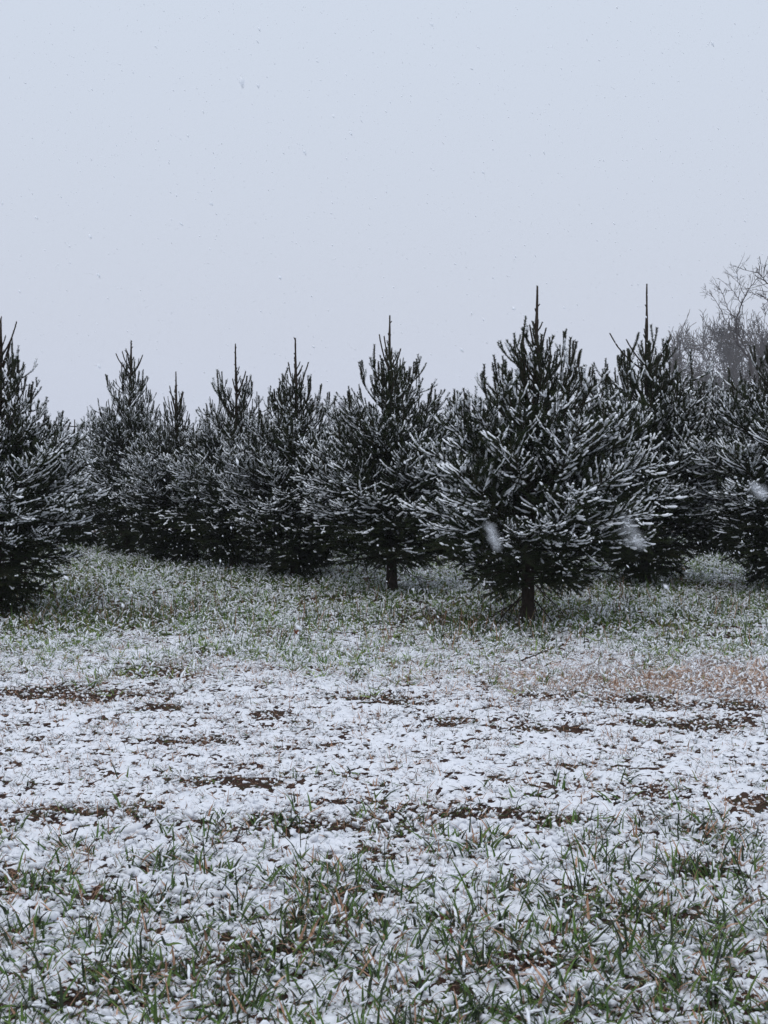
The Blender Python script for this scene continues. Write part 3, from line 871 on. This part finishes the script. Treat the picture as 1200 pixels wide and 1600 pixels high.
BT = []
for i in range(4):
    tb, cb = bare_tree_mesh(300 + i, 12.0, 1.0, 0.17, 5, 0.040)
    a = np.concatenate(cb.v)[:, 2].max()
    BT.append((tb.mesh('trunk', [M_WOOD]), cb.mesh('crown', [M_WOOD]), a))
def bare_tree(px, top_py, Y, label, var, rz, wd=1.0):
    H = zat(top_py, Y); tm, cm, a = BT[var]
    s = H / a
    root = bpy.data.objects.new('bare_tree', None); COL.objects.link(root)
    root.location = (xat(px, 665, Y), Y, 0); root.rotation_euler = (0, 0, rz); root.scale = (s * wd, s * wd, s)
    tag(root, label, 'bare tree', 'leafless trees of the wood behind the spruces')
    link('trunk', tm, root); link('crown', cm, root)
BL = [(1060, 506, 150, 'leafless tree at the left end of the far wood, low and twiggy', 0, 0.3, 0.8),
      (1086, 482, 156, 'hazy leafless tree, second from the left end of the wood', 1, 1.3, 0.8),
      (1118, 482, 148, 'round twiggy leafless tree left of the forked bare branches', 2, 2.2, 0.8),
      (1142, 498, 160, 'leafless tree directly behind the forked bare branches', 3, 0.9, 0.85),
      (1168, 484, 152, 'hazy leafless tree right of the forked bare branches', 0, 4.0, 0.85),
      (1196, 474, 146, 'leafless tree of the wood at the right edge of the photo', 1, 5.1, 0.85),
      (1232, 480, 150, 'leafless tree of the wood mostly beyond the right edge', 2, 3.3, 0.9)]
for a in BL: bare_tree(*a)
for (px, tp, Y, va, rz, lb) in ((1046, 575, 146, 3, 2.0, 'low leafless shrub-like tree where the wood ends'), (1078, 560, 144, 0, 5.5, 'low leafless tree in front of the left end of the wood'),
                                (1108, 570, 142, 1, 0.2, 'low leafless tree before the middle of the wood'), (1136, 565, 143, 2, 4.5, 'low leafless tree under the forked bare branches'), (1182, 560, 142, 3, 3.6, 'low leafless tree before the right part of the wood')):
    bare_tree(px, tp, Y, lb, va, rz, 1.3)
for (px, tp, Y, va, rz, lb) in ((1118, 606, 136, 2, 1.1, 'lowest bush in front of the wood, seen between two spruces'), (1098, 612, 138, 0, 3.1, 'low bush at the foot of the wood, left of the lowest one'),
                                (1134, 600, 139, 3, 2.1, 'low bush at the foot of the wood, right of the lowest one')):
    bare_tree(px, tp, Y, lb, va, rz, 1.8)
for (px, tp, Y, va, rz, lb) in ((322, 642, 190, 1, 1.0, 'faint far leafless tree above the low spruce with a thin leader'), (520, 612, 200, 2, 2.0, 'faint far leafless tree right of the twin leaders'), (105, 664, 190, 3, 0.4, 'faint far leafless tree under the thin rail at left')):
    bare_tree(px, tp, Y, lb, va, rz, 1.2)

# nearer tree with long forked branches: trunk and limbs follow what shows above the spruces
def limb_tree(name, Y, base_px, limbs, label, rad0, seed):
    r = np.random.default_rng(seed)
    bx = xat(base_px, 665, Y)
    root = bpy.data.objects.new(name, None); COL.objects.link(root); root.location = (bx, Y, 0)
    tag(root, label, 'bare tree')
    def W(px, py, dy): return np.array([xat(px, py, Y) - bx, dy, zat(py, Y)])
    for idx, (nm, pts, ra, rb) in enumerate(limbs):
        mb = MB()
        c = np.array([W(*p) if not isinstance(p, np.ndarray) else p for p in pts])
        # smooth the path
        u = np.linspace(0, len(c) - 1, len(c) * 5); P = np.stack([np.interp(u, range(len(c)), c[:, q]) for q in range(3)], 1)
        P[1:-1] = (P[:-2] + P[1:-1] * 2 + P[2:]) / 4
        P[1:-1] += r.normal(0, 0.02, P[1:-1].shape)
        v, f = tube(P, np.linspace(ra, rb, len(P)), 5); mb.add(v, f, 0)
        if nm != 'trunk':
            for t in range(int(len(P) * 0.8)):
                i = r.integers(2, len(P) - 1); T_ = P[i] - P[i - 1]; T_ /= np.linalg.norm(T_)
                s = np.cross(T_, r.normal(0, 1, 3)); s /= np.linalg.norm(s)
                d = T_ * 0.7 + s * 0.7; ln = r.uniform(0.25, 0.9)
                q = poly(P[i], d, ln, 0.15, 6, 0.06, r); v, f = tube(q, np.linspace(0.012, 0.006, 6), 3, False); mb.add(v, f, 0)
                for m in range(4):
                    pp, tt = along(q, np.array([r.uniform(0.3, 0.95)])); q2 = poly(pp[0], tt[0] + r.normal(0, 0.5, 3), ln * r.uniform(0.2, 0.45), 0.2, 4, 0.12, r)
                    v, f = tube(q2, np.linspace(0.008, 0.005, 4), 3, False); mb.add(v, f, 0)
        link(nm, mb.mesh(nm, [M_WOODD], False), root)
limb_tree('bare_tree', 70.0, 1185, [
    ('trunk', [(1185, 720, 0), (1178, 620, 0), (1172, 560, 0)], 0.13, 0.09),
    ('limb', [(1172, 560, 0), (1153, 536, 0.1), (1150, 500, 0.1), (1163, 465, 0), (1176, 442, 0), (1186, 432, 0)], 0.055, 0.012),
    ('limb', [(1150, 500, 0.1), (1138, 478, 0.3), (1130, 452, 0.4), (1116, 430, 0.5)], 0.030, 0.008),
    ('limb', [(1160, 478, 0), (1148, 462, -.3), (1135, 444, -.4)], 0.022, 0.008),
    ('limb', [(1164, 463, 0), (1155, 440, 0.2), (1152, 414, 0.2)], 0.018, 0.007),
    ('limb', [(1172, 560, 0), (1160, 520, 0.8), (1158, 488, 0.9)], 0.035, 0.010),
    ('limb', [(1178, 600, 0), (1196, 560, 0), (1206, 520, 0), (1214, 480, 0)], 0.06, 0.014),
    ('limb', [(1153, 540, 0.1), (1140, 505, 0.3), (1112, 458, 0.2), (1096, 448, 0.2)], 0.022, 0.007),
], 'nearer leafless tree with a forked dark limb rising above the hazy wood', 0.13, 5)
limb_tree('bare_tree', 45.0, 1262, [
    ('trunk', [(1262, 760, 0), (1256, 620, 0), (1248, 520, 0)], 0.14, 0.08),
    ('limb', [(1248, 520, 0), (1225, 480, 0), (1204, 446, 0), (1190, 432, 0), (1185, 420, 0)], 0.04, 0.008),
    ('limb', [(1250, 560, 0), (1262, 500, 0), (1256, 440, 0)], 0.05, 0.01),
    ('limb', [(1225, 480, 0), (1206, 470, 0.2), (1192, 462, 0.3)], 0.02, 0.006),
], 'leafless tree outside the right edge reaching in with one twig tip', 0.14, 6)

# ------------------------------------------------------------------ falling snow
r = np.random.default_rng(4242)
N = 26000
fx = r.uniform(-6.5, 6.5, N); fy = r.uniform(1.7, 19, N); fz = r.uniform(0.05, 6.5, N)
octv = np.array([[1, 0, 0], [-1, 0, 0], [0, 1, 0], [0, -1, 0], [0, 0, 1], [0, 0, -1.0]])
octf = np.array([[0, 2, 4], [2, 1, 4], [1, 3, 4], [3, 0, 4], [2, 0, 5], [1, 2, 5], [3, 1, 5], [0, 3, 5]])
size = np.clip(r.lognormal(math.log(0.0021), 0.35, N), 0.0009, 0.0036)
el = r.uniform(1.2, 3.2, N)
ang = R(28) + r.normal(0, 0.22, N)
ax = np.stack([np.sin(ang), r.normal(0, 0.3, N), -np.cos(ang)], 1); ax /= np.linalg.norm(ax, axis=1)[:, None]
t1 = np.cross(ax, [0, 1.0, 0]); t1 /= np.linalg.norm(t1, axis=1)[:, None]; t2 = np.cross(ax, t1)
oc = octv[None] * r.uniform(0.7, 1.3, (N, 6, 1)) * size[:, None, None]
V = (oc[:, :, 0:1] * t1[:, None] + oc[:, :, 1:2] * t2[:, None] + oc[:, :, 2:3] * el[:, None, None] * ax[:, None]) + np.stack([fx, fy, fz], 1)[:, None]
F = (octf[None] + (np.arange(N) * 6)[:, None, None]).reshape(-1, 3)
fl = link('falling_snow', mk_mesh('falling_snow', V.reshape(-1, 3), F, [M_SNOWT]))
tag(fl, 'small snowflakes drifting down through the air', None, None, 'stuff')

def big_flake(px, py, Y, a, b_, rot, label):
    """a loose clump of ice crystals falling close to the camera"""
    d = ray(px, py); t = Y / d.y
    mb = MB()
    for i in range(90):
        u = r.uniform(-1, 1); w_ = math.sqrt(max(0, 1 - u * u))
        c = np.array([r.normal(0, 0.45) * b_ * w_, r.normal(0, 0.45) * b_ * w_, u * a])
        vv = octv * r.uniform(0.00016, 0.00042) * r.uniform(0.5, 1.6, (6, 1)) + c
        mb.add(vv, octf, 0)
    o = link('snowflake', mb.mesh('snowflake', [M_SNOWT]), None, (d.x * t, d.y * t, CAM_H + d.z * t), rot)
    tag(o, label, 'snowflake')
big_flake(988, 832, 0.50, 0.0064, 0.0026, (0, R(-33), 0), 'large blurred snowflake in the air right of the big spruce trunk')
big_flake(770, 838, 0.52, 0.0050, 0.0024, (0, R(-26), 0), 'faint blurred snowflake in the air left of the big spruce trunk')
big_flake(1186, 766, 0.55, 0.0036, 0.0020, (0, R(-48), 0), 'blurred snowflake in the air close to the right edge')

# ------------------------------------------------------------------ haze of falling snow
M_HAZE = bpy.data.materials.new('haze'); M_HAZE.use_nodes = True
hn = M_HAZE.node_tree; hn.nodes.clear()
ho = hn.nodes.new('ShaderNodeOutputMaterial'); pv = hn.nodes.new('ShaderNodeVolumePrincipled')
pv.inputs['Color'].default_value = (0.93, 0.95, 1.0, 1)
pv.inputs['Density'].default_value = 0.0006
hn.links.new(pv.outputs[0], ho.inputs['Volume'])
V = np.array([(x_, y_, z_) for x_ in (-430, 430) for y_ in (-40, 430) for z_ in (-1.2, 19.0)], float)
F = np.array([(0, 1, 3, 2), (4, 6, 7, 5), (0, 4, 5, 1), (2, 3, 7, 6), (0, 2, 6, 4), (1, 5, 7, 3)])
hz = link('haze', mk_mesh('haze', V, F, [M_HAZE])); hz['kind'] = 'stuff'
